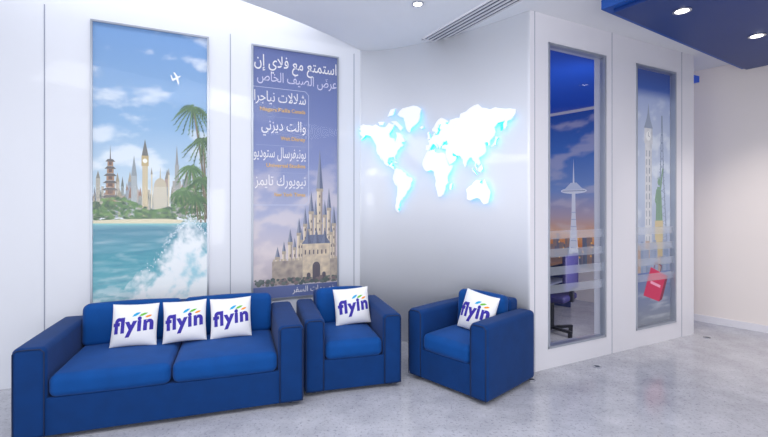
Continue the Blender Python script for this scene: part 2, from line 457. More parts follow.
for q in range(7):
    ww = .08-.007*q; yy = .98+q*.068
    c.rect(.14-ww*.6, yy, .14+ww*.6, yy+.05, lin(164, 128, 100)); c.rect(.14-ww*.3, yy+.01, .14+ww*.3, yy+.04, lin(96, 72, 64))
    c.poly([(.14-ww*1.05, yy+.042), (.14+ww*1.05, yy+.042), (.14+ww*.55, yy+.066), (.14-ww*.55, yy+.066)], lin(88, 84, 82))
c.poly([(.135, 1.45), (.145, 1.45), (.14, 1.59)], lin(88, 84, 82))
c.grid(.405, .9, .452, 1.5, .008, facade(lin(206, 184, 132))); c.rect(.398, 1.4, .459, 1.5, lin(190, 168, 118)); c.ell(.428, 1.45, .02, .022, lin(240, 240, 230)); c.poly([(.40, 1.5), (.457, 1.5), (.428, 1.66)], lin(104, 104, 100))
c.grid(.31, .9, .36, 1.3, .009, facade(lin(160, 168, 170))); c.poly([(.31, 1.3), (.36, 1.3), (.335, 1.5)], lin(140, 150, 156))
c.grid(.50, .95, .62, 1.2, .009, facade(lin(206, 194, 166))); c.poly([(.56+.055*cos(pi*q/10), 1.2+.085*sin(pi*q/10)) for q in range(11)], lin(196, 186, 162)); c.poly([(.554, 1.27), (.566, 1.27), (.56, 1.4)], lin(180, 170, 140))
for sx in (.485, .635): c.rect(sx-.007, .9, sx+.007, 1.32, lin(214, 206, 182)); c.poly([(sx-.009, 1.32), (sx+.009, 1.32), (sx, 1.39)], lin(150, 144, 130))
c.grid(.67, .9, .745, 1.26, .009, facade(lin(160, 150, 136))); c.grid(.69, .9, .728, 1.42, .009, facade(lin(150, 148, 144))); c.poly([(.695, 1.42), (.722, 1.42), (.708, 1.62)], lin(140, 140, 140))
for i in range(620):
    xx = rnd.uniform(0, .98); lim = .15+.06*sin(xx*9)+.14*(xx > .7); r = rnd.uniform(.008, .024)
    yy = .885+rnd.uniform(-.01, lim)
    g = mixc(rnd.choice([lin(44, 92, 44), lin(62, 116, 50), lin(34, 76, 42), lin(92, 138, 64), lin(110, 148, 76)]), lin(20, 44, 34), max(0, (.93-yy)*6))
    c.ell(xx, yy, r, r*.7, g, 8)
c.poly([(0, .845), (.88, .83), (.8, .865), (.6, .885), (.3, .885), (0, .875)], lin(222, 212, 180))
c.poly([(0, .83), (.88, .815), (.88, .832), (0, .848)], lin(120, 192, 196))
def palm(bx, by, tx, ty, s, col):
    pts = [(bx+(tx-bx)*(q/8)**1.5, by+(ty-by)*q/8) for q in range(9)]
    c.line(pts, .014*s+.004, lin(96, 82, 64)); c.line([(p[0]-.003, p[1]) for p in pts], .004, lin(150, 136, 112))
    for a in range(20):
        an = a/20*2*pi+rnd.uniform(-.12, .12); L = rnd.uniform(.13, .20)*s
        mid = [(tx+cos(an)*L*f, ty+sin(an)*L*f*.75-.10*s*f*f*1.4) for f in [q/8 for q in range(9)]]
        cc = mixc(col, (0, 0, 0, 1) if a % 2 else lin(160, 190, 110), .25)
        c.line(mid, .005, cc)
        for q in range(1, 9):
            px, py = mid[q]; l = .036*s*sin(pi*min(.95, q/9+.1))
            c.poly([(px+.002, py), (px-.011, py), (px-.008+cos(an)*.014, py-l-.01)], cc); c.poly([(px, py), (px+.011, py), (px+.014*cos(an)+.006, py+l*.4)], cc)
palm(.98, .88, .86, 2.00, 1.0, lin(44, 98, 50)); palm(.98, .88, .95, 1.68, .95, lin(40, 90, 46)); palm(.90, .86, .84, 1.40, .8, lin(58, 112, 56)); palm(.97, .84, .94, 1.28, .85, lin(44, 98, 48)); palm(.80, .86, .75, 1.16, .6, lin(60, 114, 58)); palm(.93, .84, .88, 1.10, .75, lin(48, 102, 50))
def wave_top(x): return .30*sstep(.0, .9, x)+.50*math.exp(-((x-.82)/.30)**2)+.10*math.exp(-((x-.35)/.12)**2)+.12+.05*fbm(x*6, 2, 1, 3)
def wave_col(x, y):
    t = wave_top(x); st = fbm(x*7-y*5, y*5+x*3, 3.3, 6); f2 = fbm(x*22, y*18, 5.5, 4)
    body = mixc(lin(150, 206, 222), WHT, sstep(-.75, .3, st+.35*f2+.3+.3*(y-.3)))
    edge = sstep(-.02, .30, (t-y)+.14*f2+.10*st)
    return mixc(scene1(x, y) if y < .84 else lin(130, 160, 144), body, edge*sstep(.0, .35, x+.1*st)*.92)
pts = [(.0, 0)]+[(.988*q/40, wave_top(.988*q/40)-.015+.012*sin(q*2.3)) for q in range(41)]+[(.988, 0)]
c.poly(pts, wave_col, .012)
for i in range(360):
    xx = rnd.gauss(.76, .13); yy = wave_top(min(.98, max(.1, xx)))+abs(rnd.gauss(0, .05))-.07
    r = rnd.uniform(.002, .006); c.ell(xx, yy, r, r, mixc(WHT, lin(190, 216, 232), rnd.random()), 6)
for pts in ([(.66, 2.27), (.73, 2.31), (.75, 2.315), (.73, 2.295), (.67, 2.25)], [(.70, 2.29), (.675, 2.34), (.69, 2.34), (.72, 2.30)], [(.70, 2.28), (.72, 2.22), (.73, 2.23), (.72, 2.29)], [(.66, 2.27), (.65, 2.31), (.66, 2.31), (.675, 2.27)]):
    c.poly(pts, lin(248, 250, 255))
c.build('print', M_print, e1, .10).location.y = -.004

W2 = .95
e2 = poster_frame('promotional_poster', K0, LA, -1.238, W2, .58, PH, 'tall framed blue promotional poster with white lettering and a castle')
c = Canvas(W2, PH)
bg = ramp([(0, lin(96, 110, 160)), (.2, lin(186, 176, 186)), (.5, lin(206, 196, 206)), (.9, lin(168, 174, 206)), (1.5, lin(122, 136, 190)), (2.2, lin(94, 112, 174)), (2.73, lin(78, 96, 162))])
def scene2(x, y):
    cl = sstep(-.1, .5, fbm(x*3, y*5, 2.2, 6)+.3*math.exp(-((y-.8)/.5)**2)-.12)
    return mixc(bg(y), lin(232, 220, 220), .55*cl*sstep(1.9, .9, y))
c.grid(0, 0, W2, PH, .016, scene2)
def tower(x, w, y0, y1, roof, wall=lin(200, 184, 164), rc=lin(90, 102, 140)):
    def wc(px, py): return mixc(mixc(mixc(wall, lin(240, 224, 196), max(0, 1-(px-x+w/2)/w*1.6)), lin(104, 92, 110), .8*sstep(.45, 1, (px-x+w/2)/w)+.12*fbm(px*60, py*60, 0, 2)), lin(206, 196, 206), .35*sstep(.55, .2, py))
    c.grid(x-w/2, y0, x+w/2, y1, .012, wc)
    c.rect(x-w*.62, y1-.025, x+w*.62, y1+.008, mixc(wall, (0, 0, 0, 1), .25))
    if y1-y0 > .5: c.rect(x-w*.58, y0+(y1-y0)*.6, x+w*.58, y0+(y1-y0)*.6+.018, mixc(wall, (0, 0, 0, 1), .2))
    c.poly([(x-w*.60, y1+.008), (x, y1+.008), (x, y1+roof)], mixc(rc, (1, 1, 1, 1), .18)); c.poly([(x, y1+.008), (x+w*.60, y1+.008), (x, y1+roof)], mixc(rc, (0, 0, 0, 1), .15))
    n = max(1, int((y1-y0)/.1))
    for q in range(n): c.poly([(x-.006, y0+.05+q*.095), (x+.006, y0+.05+q*.095), (x+.006, y0+.075+q*.095), (x, y0+.085+q*.095), (x-.006, y0+.075+q*.095)], lin(84, 70, 84))
for (x, w, y1, rf) in ((.74, .065, 1.20, .46), (.26, .045, .44, .12), (.91, .045, .80, .22), (.40, .045, .60, .16), (.85, .045, .98, .24), (.50, .045, .70, .18), (.64, .05, .94, .24), (.33, .035, .50, .12), (.57, .04, .80, .20), (.69, .035, .90, .18), (.80, .04, .90, .18), (.45, .03, .54, .12), (.53, .03, .62, .14), (.61, .028, .74, .14), (.88, .028, .70, .12)):
    tower(x, w, .2, y1, rf)
c.grid(.20, .14, W2, .40, .015, lambda x, y: mixc(lin(200, 184, 164), lin(118, 106, 112), .5+.5*fbm(x*14, y*14, 3, 4)))
for q in range(18): c.rect(.21+q*.042, .40, .232+q*.042, .422, lin(190, 174, 152))
c.grid(.54, .2, .86, .58, .014, lambda x, y: mixc(lin(226, 208, 180), lin(146, 130, 128), .3+.5*fbm(x*16, y*16, 8, 4))); c.poly([(.53, .58), (.87, .58), (.80, .68), (.60, .68)], lin(94, 104, 138))
for gx in (.60, .70, .80): c.poly([(gx-.04, .58), (gx+.04, .58), (gx, .76)], lin(108, 118, 150)); c.poly([(gx, .58), (gx+.04, .58), (gx, .76)], lin(78, 88, 122))
for q in range(6): c.rect(.565+q*.048, .46, .58+q*.048, .51, lin(86, 74, 88))
for gx, gr in ((.70, .045), (.61, .022), (.79, .022)): c.poly([(gx-gr, .14)]+[(gx+gr*cos(pi-pi*q/8), .14+gr*4+gr*1.2*sin(pi*q/8)) for q in range(9)]+[(gx+gr, .14)], lin(70, 58, 78))
for i in range(120):
    xx = rnd.uniform(.0, W2); r = rnd.uniform(.010, .028); c.ell(xx, .14+rnd.uniform(0, .06), r, r*.8, rnd.choice([lin(70, 86, 80), lin(92, 104, 100), lin(120, 100, 104), lin(52, 70, 72)]), 9)
c.rect(0, 0, W2, .125, lin(72, 92, 156))
bx = lin(196, 204, 228)
c.line([(0, 2.30), (.57, 2.30), (.61, 2.26), (.61, 1.06), (.57, 1.02), (0, 1.02)], .006, bx)
for yy in (1.985, 1.672, 1.375): c.rect(.03, yy, .57, yy+.003, lin(160, 172, 208))
c.build('print', M_print, e2, .10).location.y = -.004
Wt = dict(y=-.0125)
lettering(shape('استمتع مع فلاي إن'), e2, M_white_txt, right=.94, base=2.53, width=.93, size=.175, bold=.008, **Wt)
lettering(shape('عرض الصيف الخاص'), e2, M_lav_txt, right=.94, base=2.37, width=.90, size=.15, bold=.004, **Wt)
for t, y, w in (('شلالات نياجرا', 2.15, .565), ('والت ديزني', 1.84, .49), ('يونيفرسال ستوديو', 1.54, .57), ('نيويورك تايمز', 1.235, .56)):
    lettering(shape(t), e2, M_white_txt, right=.575, base=y, width=w, size=.16, bold=.004, **Wt)
for t, y in (('Niagara Falls Canada', 2.045), ('Walt Disney', 1.735), ('Universal Studios', 1.435), ('New York Times', 1.115)):
    xr = .57
    for wd in reversed(t.split(' ')):
        lettering(wd, e2, M_gold_txt, right=xr, base=y, width=.026*len(wd), size=.06, bold=.01, **Wt); xr -= .026*len(wd)+.016
lettering(shape('خصومات السفر'), e2, M_white_txt, right=.925, base=.045, width=.5, size=.09, **Wt)

# --- graphic behind window 2
GW = G2[1]-G2[0]-.044; GH = GZ[1]-GZ[0]-.044
o2 = P + Pv*(G2[0]+.022) + Pb*.055
e3 = empty('window_graphic', (o2.x, o2.y, GZ[0]+.022), PA, 'tall pale travel print with tower and statue behind glass', 'poster')
boxes('backing_board', [(0, GW, .001, .006, 0, GH)], M_wall, e3)
c = Canvas(GW, GH)
g3 = ramp([(0, lin(136, 142, 156)), (.5, lin(132, 142, 174)), (1.0, lin(168, 178, 202)), (1.6, lin(192, 202, 222)), (2.3, lin(180, 190, 216)), (2.62, lin(156, 170, 208)), (2.74, lin(30, 76, 160)), (2.95, lin(16, 54, 134))])
c.grid(0, 0, GW, GH, .02, lambda x, y: mixc(g3(y), WHT, .45*sstep(0, .5, fbm(x*3, y*4, 6, 5))*sstep(.8, 1.4, y)*sstep(2.7, 2.5, y)))
tc1 = lin(138, 150, 176)
c.line([(.46, .9), (.53, 1.7), (.552, 2.45)], .016, tc1); c.line([(.66, .9), (.59, 1.7), (.562, 2.45)], .016, tc1)
for q in range(15):
    y = .95+q*.095; wd = .10*(1-(y-.9)/1.6)**1.2+.008
    c.line([(.557-wd, y), (.557+wd, y+.07)], .006, tc1); c.line([(.557+wd, y), (.557-wd, y+.07)], .006, tc1)
st1 = lin(204, 204, 208)
def stone(x, y): return mixc(mixc(st1, lin(160, 164, 180), .7*sstep(.3, .38, x)), lin(230, 230, 234), .3+.4*fbm(x*20, y*20, 2, 3))
c.grid(.23, .8, .36, 2.1, .012, stone); c.grid(.218, 2.1, .372, 2.28, .012, stone); c.ell(.295, 2.19, .045, .055, lin(236, 236, 236)); c.line([(.295, 2.19), (.295, 2.235)], .006, lin(110, 114, 130)); c.line([(.295, 2.19), (.32, 2.18)], .006, lin(110, 114, 130))
for q in range(11): c.rect(.25, .95+q*.1, .27, 1.02+q*.1, lin(176, 178, 188)); c.rect(.305, .95+q*.1, .325, 1.02+q*.1, lin(156, 160, 174))
c.poly([(.212, 2.28), (.378, 2.28), (.33, 2.39), (.312, 2.45), (.295, 2.58), (.278, 2.45), (.26, 2.39)], lin(146, 156, 178))
gs = lin(132, 162, 140)
c.rect(.38, .75, .62, .95, lin(190, 172, 134)); c.rect(.42, .95, .58, 1.20, lin(202, 186, 150))
c.poly([(.435, 1.20), (.57, 1.20), (.55, 1.46), (.535, 1.60), (.465, 1.60), (.445, 1.42)], gs); c.ell(.50, 1.655, .028, .038, gs)
for q in range(5): c.line([(.50, 1.685), (.50+.045*cos(.5+q*.55), 1.685+.04*sin(.5+q*.55))], .005, gs)
c.line([(.53, 1.58), (.575, 1.82)], .026, gs); c.line([(.462, 1.57), (.43, 1.44), (.465, 1.38)], .026, gs)
for q in range(4): c.line([(.46+q*.025, 1.56), (.452+q*.031, 1.22)], .006, lin(108, 136, 116))
for i in range(26):
    x0 = rnd.uniform(0, GW-.08); w = rnd.uniform(.04, .09); c.grid(x0, .6, x0+w, .72+rnd.uniform(.03, .26), .012, facade(rnd.choice([lin(100, 120, 164), lin(130, 142, 176), lin(170, 134, 114), lin(80, 100, 140)])))
c.grid(0, 0, GW, .6, .02, lambda x, y: mixc(ramp([(0, lin(130, 134, 146)), (.6, lin(88, 108, 160))])(y), WHT, .3*max(0, fbm(x*3, y*20, 1, 4))))
c.poly([(.20, .34), (.50, .24), (.64, .54), (.34, .66)], lin(200, 14, 80)); c.poly([(.33, .47), (.52, .40), (.53, .43), (.34, .50)], lin(236, 160, 190)); c.poly([(.50, .24), (.56, .26), (.68, .53), (.64, .54)], lin(130, 8, 56))
c.line([(.40, .64), (.43, .71), (.55, .66), (.53, .59)], .014, lin(120, 20, 60))
c.build('print', M_print3, e3, .06)

# --- office mural on the inner end of the right wall
rw = Vector((cos(RA), sin(RA))); rn = Vector((-sin(RA), cos(RA)))
if rn.y < 0: rn = -rn
mo = Vector((4.31, 6.05)) + rw*(-2.55) - rn*.003
e4 = empty('office_mural', (mo.x, mo.y, .55), RA, 'large hazy skyline mural with a slender observation tower', 'poster')
MW = 1.8
c = Canvas(MW, 2.62)
g4 = ramp([(0, lin(80, 60, 80)), (.30, lin(206, 116, 66)), (.55, lin(236, 176, 126)), (.85, lin(192, 172, 184)), (1.3, lin(126, 154, 206)), (2.0, lin(66, 114, 190)), (2.62, lin(36, 80, 166))])
c.grid(0, 0, MW, 2.62, .03, lambda x, y: mixc(g4(y), lin(226, 214, 216), .4*sstep(0, .5, fbm(x*1.4, y*4, 2, 5))))  # warm haze in the mural colours stands in for warm office lights
for i in range(70):
    x0 = rnd.uniform(0, MW-.1); c.grid(x0, 0, x0+rnd.uniform(.04, .10), rnd.uniform(.2, .56), .03, facade(rnd.choice([lin(60, 62, 104), lin(90, 74, 100), lin(140, 96, 84), lin(60, 78, 124)])))
for i in range(44):
    xx = rnd.uniform(.02, MW-.03); yy = rnd.uniform(.1, .5); c.rect(xx, yy, xx+.024, yy+.03, lin(255, 200, 120))
wc = lin(232, 234, 244)
tx = .82
c.poly([(tx-.10, 0), (tx+.10, 0), (tx+.036, .9), (tx+.030, 1.27), (tx-.030, 1.27), (tx-.036, .9)], wc)
for q in range(8): c.rect(tx-.05, .08+q*.12, tx+.05, .09+q*.12, lin(180, 190, 212))
c.ell(tx, 1.29, .23, .05, wc); c.rect(tx-.20, 1.285, tx+.20, 1.295, lin(110, 126, 166)); c.poly([(tx-.17, 1.31), (tx+.17, 1.31), (tx+.05, 1.43), (tx-.05, 1.43)], lin(208, 216, 234)); c.poly([(tx-.015, 1.42), (tx+.015, 1.42), (tx, 1.84)], wc)
c.build('print', M_print3, e4)

# ------------------------------------------------------------------ world map
LAND = {
'continent': [
 [(-168,66),(-162,67),(-165,69),(-156,71),(-148,70),(-140,70),(-132,69.5),(-125,71),(-118,69),(-110,68),(-102,68),(-95,72),(-88,70),(-82,70),(-86,66),(-94,61),(-93,57),(-88,56),(-82,55),(-82,53),(-80,51),(-78,54),(-77,57),(-78,62),(-70,61),(-65,58.5),(-61,55),(-56,52),(-60,50),(-66,50),(-64,48),(-61,46),(-66,44),(-70,43),(-70,41.5),(-74,40),(-76,38),(-76,35),(-81,31),(-80,25),(-82,27),(-84,30),(-90,29.5),(-94,29.5),(-97,27),(-98,22),(-95,18),(-91,18.5),(-90,21),(-87,21.5),(-88,16),(-84,15.5),(-83,11),(-80,9),(-79,8),(-86,11),(-88,13),(-94,15.5),(-100,17),(-105,20),(-107,24),(-112,29),(-114,31),(-110,24),(-112,26),(-115,29),(-117,33),(-121,35),(-124,40),(-124,47),(-128,51),(-133,56),(-138,59),(-145,60),(-150,60),(-153,58),(-158,56),(-164,54),(-158,58),(-164,60),(-165,63),(-161,64)],
 [(-83,7),(-79,11),(-77,12),(-73,10.5),(-67,10),(-62,6),(-56,4),(-55,0),(-49,-2.5),(-45,-3),(-40,-6),(-40,-9),(-44,-14),(-44,-18),(-47,-22),(-53,-26),(-54,-29),(-59,-34),(-62,-35),(-63,-38),(-67,-39),(-69,-42),(-71,-45),(-71,-48),(-74,-51),(-71,-54.5),(-75,-54),(-79,-51),(-80,-46),(-78,-42),(-78,-37),(-76,-32),(-75,-25),(-75,-18),(-81,-14),(-84,-8),(-86,-5),(-85,-2),(-85,1),(-82,4)],
 [(-75,78),(-69,80.5),(-63,82),(-51,82.5),(-38,83),(-28,82),(-20,80),(-23,77),(-23,74),(-26,71),(-30,69),(-38,66.5),(-43,65),(-46,61),(-49,60.5),(-53,63),(-56,67),(-57,70),(-61,75),(-69,76)],
 [(-9,37),(-9,43),(-2,43.5),(-1,46),(-4,48.5),(1,50),(4,52),(8,54),(8.5,57),(10.5,57.5),(11,54.5),(15,54.5),(20,55),(22,57.5),(24,59.3),(29,60),(23,60),(22,62),(25,65),(22,65.5),(17,61),(18.5,59.5),(16,57),(14,55.5),(11.5,58),(10,59),(7,58),(5,61),(10,64),(14,67.5),(20,70),(26,71),(31,70),(40,67.5),(41,66),(34,66.3),(38,64),(44,66),(45,68),(54,68.5),(60,69),(66,68.5),(68,72),(74,72.5),(80,73),(87,75),(97,76.5),(105,77),(113,74),(122,73),(130,71.5),(140,72.5),(150,71),(160,70),(170,69.5),(180,68),(178,64.5),(170,60),(163,59.5),(162,55),(157,51),(156,57),(161,61),(155,59.5),(145,59),(138,55),(140,50),(138,46),(133,43),(129,41),(129,36),(126,34.5),(126,38),(124,39.5),(121,39.5),(118,38.5),(120,36),(121,32),(121,28),(117,24),(110,21),(108,21.5),(106,19),(109,14),(109,11),(105,9),(103,12),(101,13),(99.5,9),(103,4),(103,1.5),(100,6),(98,9),(98,14),(97,16),(94,17),(91,22),(87,21),(82,16.5),(80,13),(79.5,9.5),(77,8.5),(74,14),(73,20),(70,21),(67,24.5),(60,25.3),(57,27),(51,30),(50,28),(51,25),(56,25),(59,22.5),(56,18),(52,16),(44,13),(42,16),(39,20),(35,27.5),(36,36),(31,36.5),(27,37),(27,40),(33,42),(38,41),(41,42),(38,45),(39,47),(35,46),(33,45),(31,46.5),(28,43),(27,41),(24,40.5),(23,37.5),(21.5,37.5),(19.5,41),(14,45),(13,44.5),(18,40.5),(16,38),(15,40),(11,43),(8,44.3),(3.5,43.3),(3,42),(0,39),(-2,37),(-5,36)],
 [(-6,35),(-1,35.5),(10,37),(11,34),(15,32),(20,31),(25,31.8),(32,31),(34,27),(37,20.5),(40,15),(43,11.3),(51,12),(49,7),(45,2),(40,-3),(39,-8),(40.5,-14),(35,-19),(35,-24),(32.5,-27),(30,-31),(26,-34),(18.5,-34.3),(17,-29),(14.5,-23),(12,-17),(13.5,-11),(12,-5.5),(9,-.5),(9.5,3.5),(5,5.5),(1,6),(-8,4.5),(-13,8.5),(-17,14.5),(-16.5,21),(-13,26),(-10,30.5)],
 [(80,-25),(86,-21),(92,-19),(96,-15),(102,-12),(111,-12.5),(108,-16),(114,-19),(118,-11),(121,-17),(125,-23),(130,-29),(128,-36),(125,-43),(117,-44.5),(112,-41),(109,-38),(103,-36.5),(95,-38),(88,-40),(82,-38),(82,-31)]],
'island': [
 [(-6,50),(1,51),(-1,55),(-3,59),(-6,58),(-4,54)], [(44,-24),(47,-25),(50,-15),(44,-17)], [(131,33),(140,35),(142,41),(146,44),(141,45),(138,38)],
 [(105,4),(112,10),(115,4),(110,-1),(106,0)], [(92,6),(100,-2),(103,-5),(94,1)],
 [(-90,73),(-78,73),(-62,66),(-68,63),(-74,67)], [(-120,73),(-105,73),(-108,70),(-116,70)], [(-98,77),(-91,82),(-80,82.5),(-85,78)], [(-24,65),(-16,66),(-14,64),(-20,63)], [(-84,22),(-76,20),(-75,21),(-80,23)]]}
S0, S1 = -.04, TOT-.12
def mapxy(lon, lat):
    my = 1.25*math.log(math.tan(pi/4+0.4*radians(lat)))
    mt = 1.25*math.log(math.tan(pi/4+0.4*radians(83))); mb = 1.25*math.log(math.tan(pi/4+0.4*radians(-54)))
    return S0+(lon+168)/348*(S1-S0), 1.52+(my-mb)/(mt-mb)*(2.74-1.52)
em = empty('world_map', (wallpt(1.0).x, wallpt(1.0).y, 1.5), 0, 'white backlit world map with cyan glow mounted on curved wall', 'wall decoration')
def bent(name, pts, o0, o1, material, shrink=0.0):
    bm = bmesh.new()
    if shrink:
        cx = sum(p[0] for p in pts)/len(pts); cy = sum(p[1] for p in pts)/len(pts)
        pts = [(cx+(x-cx)*(1-shrink), cy+(y-cy)*(1-shrink)) for x, y in pts]
    f = bm.faces.new([bm.verts.new((x, y, 0)) for x, y in pts]); f.normal_update()
    if f.normal.z < 0: f.normal_flip()
    bmesh.ops.triangulate(bm, faces=bm.faces[:])
    xs = [p[0] for p in pts]; cut_grid(bm, .08, min(xs), max(xs), 0, 0, 'x')
    g = bmesh.ops.extrude_face_region(bm, geom=bm.faces[:])
    for v in g['geom']:
        if isinstance(v, bmesh.types.BMVert): v.co.z = 1
    for v in bm.verts:
        p = wallpt(v.co.x, o0+(o1-o0)*v.co.z); v.co = (p.x-em.location.x, p.y-em.location.y, v.co.y-em.location.z)
    bmesh.ops.recalc_face_normals(bm, faces=bm.faces[:])
    me = bpy.data.meshes.new(name); bm.to_mesh(me); bm.free(); me.materials.append(material)
    ob = bpy.data.objects.new(name, me); COL.objects.link(ob); ob.parent = em; return ob
for kind, L in LAND.items():
    for ll in L:
        pts = [mapxy(*q) for q in ll]
        bent(kind, pts, .044, .058, M_map)
        bent('backlight', pts, .028, .042, M_glow, .08 if kind == 'continent' else .14)

# ------------------------------------------------------------------ seating
def seat_unit(name, loc, ang, W, D, nseat, arm, label, cat, zb=.76, za=.64):
    e = empty(name, (loc[0], loc[1], 0), ang, label, cat)
    w, d = W/2, D/2; bt = .15
    rbox('base', -w+arm*.5, w-arm*.5, -d+.015, d-.02, .03, .29, .012, M_fabric, e)
    for s in (-1, 1):
        x0, x1 = (-w, -w+arm) if s < 0 else (w-arm, w)
        rbox('arm', x0, x1, -d, d, .025, za, .036, M_fabric, e, puff=(.006, .006, .008))
        m = .012; yy = -d+.003
        tube('piping', [(x0+m, yy, .04), (x0+m, yy, .3), (x0+m, yy, za-.034), (x0+.034, yy, za-m), ((x0+x1)/2, yy-.001, za-m+.003), (x1-.034, yy, za-m), (x1-m, yy, za-.034), (x1-m, yy, .3), (x1-m, yy, .04)], .0045, M_pipe, e)
        for yy in (-d+.09, d-.09):
            cyl('foot', .02, 0, .03, M_foot, e, ((x0+x1)/2, yy), 16)
    rbox('backrest', -w+arm, w-arm, d-bt, d, .03, zb-.03, .032, M_fabric, e)
    iw = (W-2*arm)/nseat
    for i in range(nseat):
        x0 = -w+arm+i*iw+.004; x1 = x0+iw-.008
        rbox('seat_cushion', x0, x1, -d+.0, d-bt-.01, .285, .44, .05, M_fabric2, e, puff=(0, .010, .026))
        bc = rbox('back_cushion', x0, x1, -.065, .065, -.17, .175, .05, M_fabric2, e, puff=(0, .026, .012))
        bc.location = (0, d-bt-.06, .595); bc.rotation_euler = (radians(-5), 0, 0)
    return e
SA = radians(18.5); C1 = radians(16); C2 = math.atan2(3.43-4.06, .81-.22)
def ctr(corner, ang, dx, dy): return (corner[0]+cos(ang)*dx-sin(ang)*dy, corner[1]+sin(ang)*dx+cos(ang)*dy)
SW, SD = 1.93, .94
SCn = ctr((-2.47, 2.87), SA, SW/2, SD/2)
C1n = ctr((.16, 3.84), C1, -.425, .44)
W3 = math.hypot(.59, .63)
C2n = ctr((.22, 4.06), C2, W3/2, .39)
seat_unit('sofa', SCn, SA, SW, SD, 2, .20, 'low boxy blue velvet sofa along the poster wall', 'sofa')
a1 = seat_unit('armchair', C1n, C1, .85, .88, 1, .17, 'boxy blue velvet armchair standing beside the sofa', 'armchair')
a2 = seat_unit('armchair', C2n, C2, W3, .78, 1, .17, 'boxy blue velvet armchair turned sideways beside the partition', 'armchair')
a1['group'] = a2['group'] = 'blue waiting area armchairs'

def pillow_surf(u, v, S, T):
    a = max(0, (1-abs(u)**2.6))*max(0, (1-abs(v)**2.6)); return T*a**.55
def pillow(loc, ang, S, lean, roll, label, T=.072):
    e = empty('throw_pillow', loc, 0, label, 'pillow', 'white logo pillows on the seating')
    e.rotation_mode = 'XYZ'
    e.rotation_euler = (Matrix.Rotation(ang, 3, 'Z') @ Matrix.Rotation(-lean, 3, 'X') @ Matrix.Rotation(roll, 3, 'Y')).to_euler()
    N = 26; V = []; F = []; h = S/2
    def pos(u, v, side):
        pin = 1-.05*(1-v*v)*abs(u)**3; pin2 = 1-.05*(1-u*u)*abs(v)**3
        return (u*h*pin, side*pillow_surf(u, v, S, T), v*h*pin2)
    for side in (-1, 1):
        b = len(V)
        for i in range(N+1):
            for j in range(N+1):
                u = -cos(pi*i/N); v = -cos(pi*j/N); V.append(pos(u, v, side))
        for i in range(N):
            for j in range(N):
                q = (b+i*(N+1)+j, b+(i+1)*(N+1)+j, b+(i+1)*(N+1)+j+1, b+i*(N+1)+j+1); F.append(q if side < 0 else q[::-1])
    me = bpy.data.meshes.new('cover'); me.from_pydata(V, [], F)
    bm = bmesh.new(); bm.from_mesh(me); bmesh.ops.remove_doubles(bm, verts=bm.verts, dist=1e-5); bmesh.ops.recalc_face_normals(bm, faces=bm.faces); bm.to_mesh(me); bm.free()
    for p in me.polygons: p.use_smooth = True
    me.materials.append(M_pillow)
    ob = bpy.data.objects.new('cover', me); COL.objects.link(ob); ob.parent = e
    ca, sa = cos(.10), sin(.10)
    def drape(bm, material, name):
        for v in bm.verts: v.co = (v.co.x*ca-v.co.y*sa, v.co.x*sa+v.co.y*ca, 0)
        xs = [v.co.x for v in bm.verts]; ys = [v.co.y for v in bm.verts]
        cut_grid(bm, .02, min(xs), max(xs), min(ys), max(ys))
        for v in bm.verts:
            u, w = v.co.x/h, v.co.y/h
            v.co = (v.co.x, -pillow_surf(u, w, S, T)-.0024, v.co.y)
        m2 = bpy.data.meshes.new(name); bm.to_mesh(m2); bm.free(); m2.materials.append(material)
        o = bpy.data.objects.new(name, m2); COL.objects.link(o); o.parent = e
    me = text_mesh('flyin', .044, .10, 1.13)
    xs = [v.co.x for v in me.vertices]; x0, x1 = min(xs), max(xs); sc = S*.84/(x1-x0)
    bm = bmesh.new(); bm.from_mesh(me)
    for v in bm.verts: v.co = ((v.co.x-x0)*sc-S*.42, v.co.y*sc*1.05-S*.14, 0)
    drape(bm, M_logo, 'logo_lettering')
    for pts, m, nm in (([(.03, .19), (.07, .245), (.13, .275), (.21, .275), (.17, .235), (.11, .20)], M_cyan, 'logo_wing'), ([(.17, .185), (.22, .23), (.29, .25), (.36, .24), (.30, .205), (.24, .185)], M_green, 'logo_wing'),
                   ([(.29, .14), (.33, .175), (.39, .19), (.44, .178), (.40, .15), (.35, .135)], M_yel, 'logo_wing')):
        bm = bmesh.new(); bm.faces.new([bm.verts.new((x*S-.04*S, y*S, 0)) for x, y in pts]); bmesh.ops.triangulate(bm, faces=bm.faces[:]); drape(bm, m, nm)
    return e
def loc2(center, ang, lx, ly, z): return (center[0]+cos(ang)*lx-sin(ang)*ly, center[1]+sin(ang)*lx+cos(ang)*ly, z)
def solve_lx(center, ang, ly, u):
    r = (u-384)/435; bx_ = center[0]-sin(ang)*ly; by_ = center[1]+cos(ang)*ly
    return (r*by_-bx_)/(cos(ang)-r*sin(ang))
lb = 'square white cotton pillow with printed logo on the sofa'
for u, rl in ((135, .03), (185, -.02), (231, -.02)):
    lx = solve_lx(SCn, SA, .035, u); pillow(loc2(SCn, SA, lx, .035, .622), SA, .34, radians(14), rl, lb)
lx = solve_lx(C1n, C1, .025, 352)
pillow(loc2(C1n, C1, lx, .025, .628), C1, .345, radians(13), -.05, 'square white pillow with printed logo on the armchair beside the sofa')
lx = solve_lx(C2n, C2, -.015, 478)
pillow(loc2(C2n, C2, lx, -.015, .628), C2, .36, radians(17), .12, 'square white pillow with printed logo leaning in the sideways armchair')

